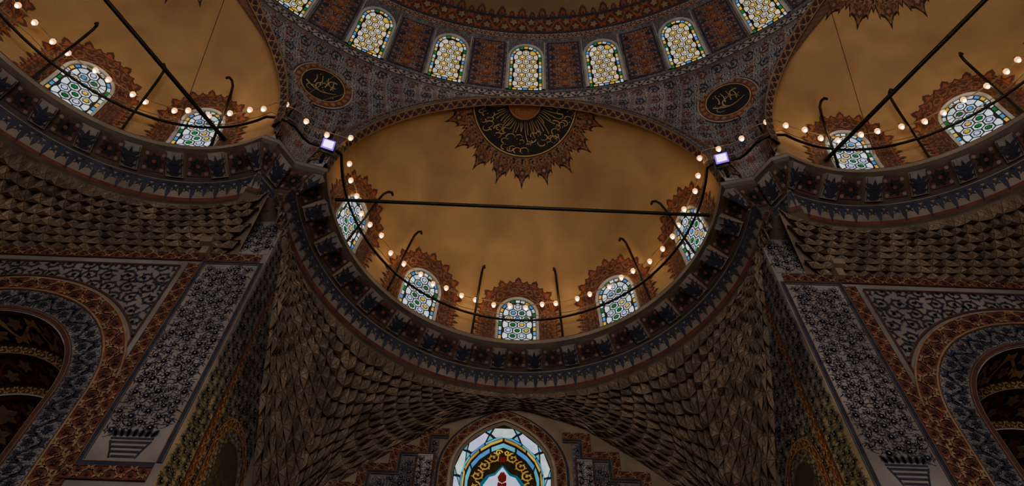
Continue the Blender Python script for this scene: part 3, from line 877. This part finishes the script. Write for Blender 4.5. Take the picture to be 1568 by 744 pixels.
# ------------------------------------------------------------ railing, hooks and string lights
def smooth_pts(d,z,step=.012,sag=0,s0=0,s1=None):
    s1=CP.len if s1 is None else s1; n=int((s1-s0)/step); out=[]
    for i in range(n+1):
        a=s0+(s1-s0)*i/n; p=CP.at(a,d); out.append((p[0],p[1],z-sag*abs(sin(pi*a/.12))))
    return out
rail=empty('gallery_railing')
tube('rail_pipe',smooth_pts(-.012,1.040),.0022,'iron',rail)
sR=RP.len; sC0=CP.L[len(right)+len(nose)]; sC1=CP.L[len(right)+len(nose)+len(cen)-1]
def sc(deg): return sC0+(96-deg)/192*(sC1-sC0)
posts=[sc(x) for x in (-70,-48,-15.5,15.5,48,70)]
for f in (.30,.45,.60,.75,.90): posts+= [sR*f, CP.len-sR*f]
for i,a in enumerate(posts):
    P=[]
    for d,z in ((.002,1.0),(-.014,1.05),(-.025,1.09),(-.034,1.118),(-.041,1.134),(-.050,1.137),(-.058,1.130),(-.061,1.120)):
        q=CP.at(a,d); P.append((q[0],q[1],z))
    tube('hook_%d'%i,P,.0022,'iron',rail)
for sg in (1,-1):   # raked poles at pier heads
    tube('pole_%d'%sg,[(sg*.335,.545,1.0),(sg*.318,.545,1.12)],.0022,'iron',rail)
    tube('pole_b_%d'%sg,[(sg*.372,.498,1.0),(sg*.385,.51,1.06),(sg*.37,.49,1.10)],.0018,'iron',rail)
sl=empty('string_lights')
tube('cable',smooth_pts(-.016,1.083,.01,.004),.0009,'wire',sl)
tube('cable_lower',smooth_pts(-.013,1.055,.01,.006),.0007,'wire',sl)
mb=MB(); n=round(CP.len/.0325); rr=random.Random(9)
for i in range(n):
    a=CP.len*(i+.5)/n+rr.uniform(-.007,.007); p=CP.at(a,-.016+rr.uniform(-.004,.004)); z=1.083-.004*abs(sin(pi*a/.12))+rr.uniform(-.004,.002)
    mb.sphere((p[0],p[1],z-.002),.0044,'bulb_halo',10,7,1.15)  # orange glowing sphere imitates the halo around the bulb
    mb.sphere((p[0],p[1],z-.0058),.0028,'bulb',8,6,1.0)
    mb.grid(lambda u,v:(p[0]+.0018*cos(u),p[1]+.0018*sin(u),z+v),fr(0,2*pi,6),[.001,.006],'iron')
mb.build('bulbs',sl)
def plight(name,p,e,col=(1,.66,.34),r=.12,par=None):
    l=bpy.data.lights.new(name,'POINT'); l.energy=e; l.color=col; l.shadow_soft_size=r
    o=bpy.data.objects.new(name,l); o.location=W(p); bpy.context.scene.collection.objects.link(o); o.parent=par or sl
for i,dg in enumerate((-75,-45,-15,15,45,75)):
    p=CP.at(sc(dg),-.04); plight('bulb_light_%d'%i,(p[0],p[1],1.08),7)
for i,f in enumerate((.15,.4,.65,.9)):
    for s in (0,1):
        p=CP.at(sR*f if s==0 else CP.len-sR*f,-.04); plight('bulb_light_s%d_%d'%(i,s),(p[0],p[1],1.08),7)

# ------------------------------------------------------------ floodlights
for sg,nm in ((1,'floodlight'),(-1,'floodlight.001')):
    c=Vector((sg*.305,.524,1.030)); d=Vector((-sg*.25,-.75,-.75)).normalized()
    r=d.cross(Vector((0,0,1))).normalized(); u=r.cross(d)
    mp=lambda x,y,z:tuple(c+r*x+u*y+d*z)
    mb=MB()
    mb.box(mp,-.0105,.0105,-.0085,.0085,-.004,.004,'iron')
    mb.box(mp,-.007,.007,-.006,.006,-.010,-.004,'iron')
    for q in range(5): mb.box(mp,-.007+.0032*q,-.006+.0032*q,-.006,.006,-.013,-.010,'iron')
    mb.face([mp(x,y,.0042) for x,y in ((-.0098,-.0078),(.0098,-.0078),(.0098,.0078),(-.0098,.0078))],'flood_rim')
    mb.face([mp(x,y,.0046) for x,y in ((-.0074,-.0050),(.0074,-.0050),(.0074,.0062),(-.0074,.0062))],'flood')
    mb.box(mp,-.0125,-.0108,-.012,.002,-.003,.001,'iron'); mb.box(mp,.0108,.0125,-.012,.002,-.003,.001,'iron'); mb.box(mp,-.0125,.0125,-.0135,-.012,-.003,.001,'iron')
    mb.box(lambda x,y,z:(sg*.312+x,.538+y,z),-.002,.002,-.002,.002,1.0,1.022,'iron')
    mb.build(nm)
    l=bpy.data.lights.new('flood_beam','SPOT'); l.energy=25; l.color=(.65,.4,1); l.spot_size=1.8; l.spot_blend=.6; l.shadow_soft_size=.15
    o=bpy.data.objects.new('flood_beam',l); bpy.context.scene.collection.objects.link(o)
    o.location=W(tuple(c+d*.02)); o.rotation_euler=d.to_track_quat('-Z','Y').to_euler()
    o.parent=bpy.data.objects[nm]

# ------------------------------------------------------------ suspension cables
wc=empty('suspension_cables')
hub=(-.385,.49,1.07)
for i,q in enumerate(((-.20,.50,1.28),(-.27,.46,1.30),(-.32,.52,1.22),(-.345,.42,1.32))):
    tube('c%d'%i,[hub,q],.0005,'wire',wc)
tube('c8',[(-.50,.33,1.29),(-.53,.50,1.02)],.0005,'iron',wc)
tube('c9',[(.50,.33,1.29),(.53,.50,1.02)],.0005,'iron',wc)

# ------------------------------------------------------------ lights
def area(name,loc,target,size,e,col):
    l=bpy.data.lights.new(name,'AREA'); l.energy=e; l.size=size; l.color=col
    o=bpy.data.objects.new(name,l); o.location=loc; bpy.context.scene.collection.objects.link(o)
    o.rotation_euler=(Vector(target)-Vector(loc)).to_track_quat('-Z','Y').to_euler()
area('nave_fill',(0,-9,9),(0,9,14),10,1150,(1,.90,.80))  # added soft fill for the lower parts, standing for chandeliers and daylight
def spot(name,p,t,e,ang,col=(1,.80,.55),soft=.8):
    l=bpy.data.lights.new(name,'SPOT'); l.energy=e; l.color=col; l.spot_size=radians(ang); l.spot_blend=.9; l.shadow_soft_size=soft
    o=bpy.data.objects.new(name,l); bpy.context.scene.collection.objects.link(o); o.location=W(p)
    o.rotation_euler=(Vector(W(t))-Vector(W(p))).to_track_quat('-Z','Y').to_euler()
spot('niche_lamp_r',(-.05,.60,.33),(.352,.66,.48),520,50,(1,.68,.14),.3)
spot('niche_lamp_l',(.05,.60,.33),(-.352,.66,.48),520,50,(1,.68,.14),.3)
spot('dome_uplight',(0,.25,.95),(0,.75,1.22),290,95)  # this and the next two: added spots without a lamp, brightening the domes
spot('dome_fill_r',(.25,.10,.95),(.66,.33,1.22),210,95)
spot('dome_fill_l',(-.25,.10,.95),(-.66,.33,1.22),210,95)
w=bpy.data.worlds.new('World'); bpy.context.scene.world=w; w.use_nodes=True
w.node_tree.nodes['Background'].inputs[0].default_value=(.9,.77,.64,1); w.node_tree.nodes['Background'].inputs[1].default_value=.11

# ------------------------------------------------------------ camera
cam=bpy.data.cameras.new('camera'); co=bpy.data.objects.new('camera',cam); bpy.context.scene.collection.objects.link(co)
cam.sensor_width=36; cam.lens=26.0; cam.clip_end=200
th=radians(56); rho=radians(2.0)
f=Vector((0,cos(th),sin(th))); u=Vector((0,-sin(th),cos(th))); r=Vector((1,0,0))
up=u*cos(rho)-r*sin(rho); rt=r*cos(rho)+u*sin(rho)
M=Matrix((rt,up,-f)).transposed().to_4x4(); M.translation=Vector((-.015*K,0,Z0))
co.matrix_world=M
bpy.context.scene.camera=co
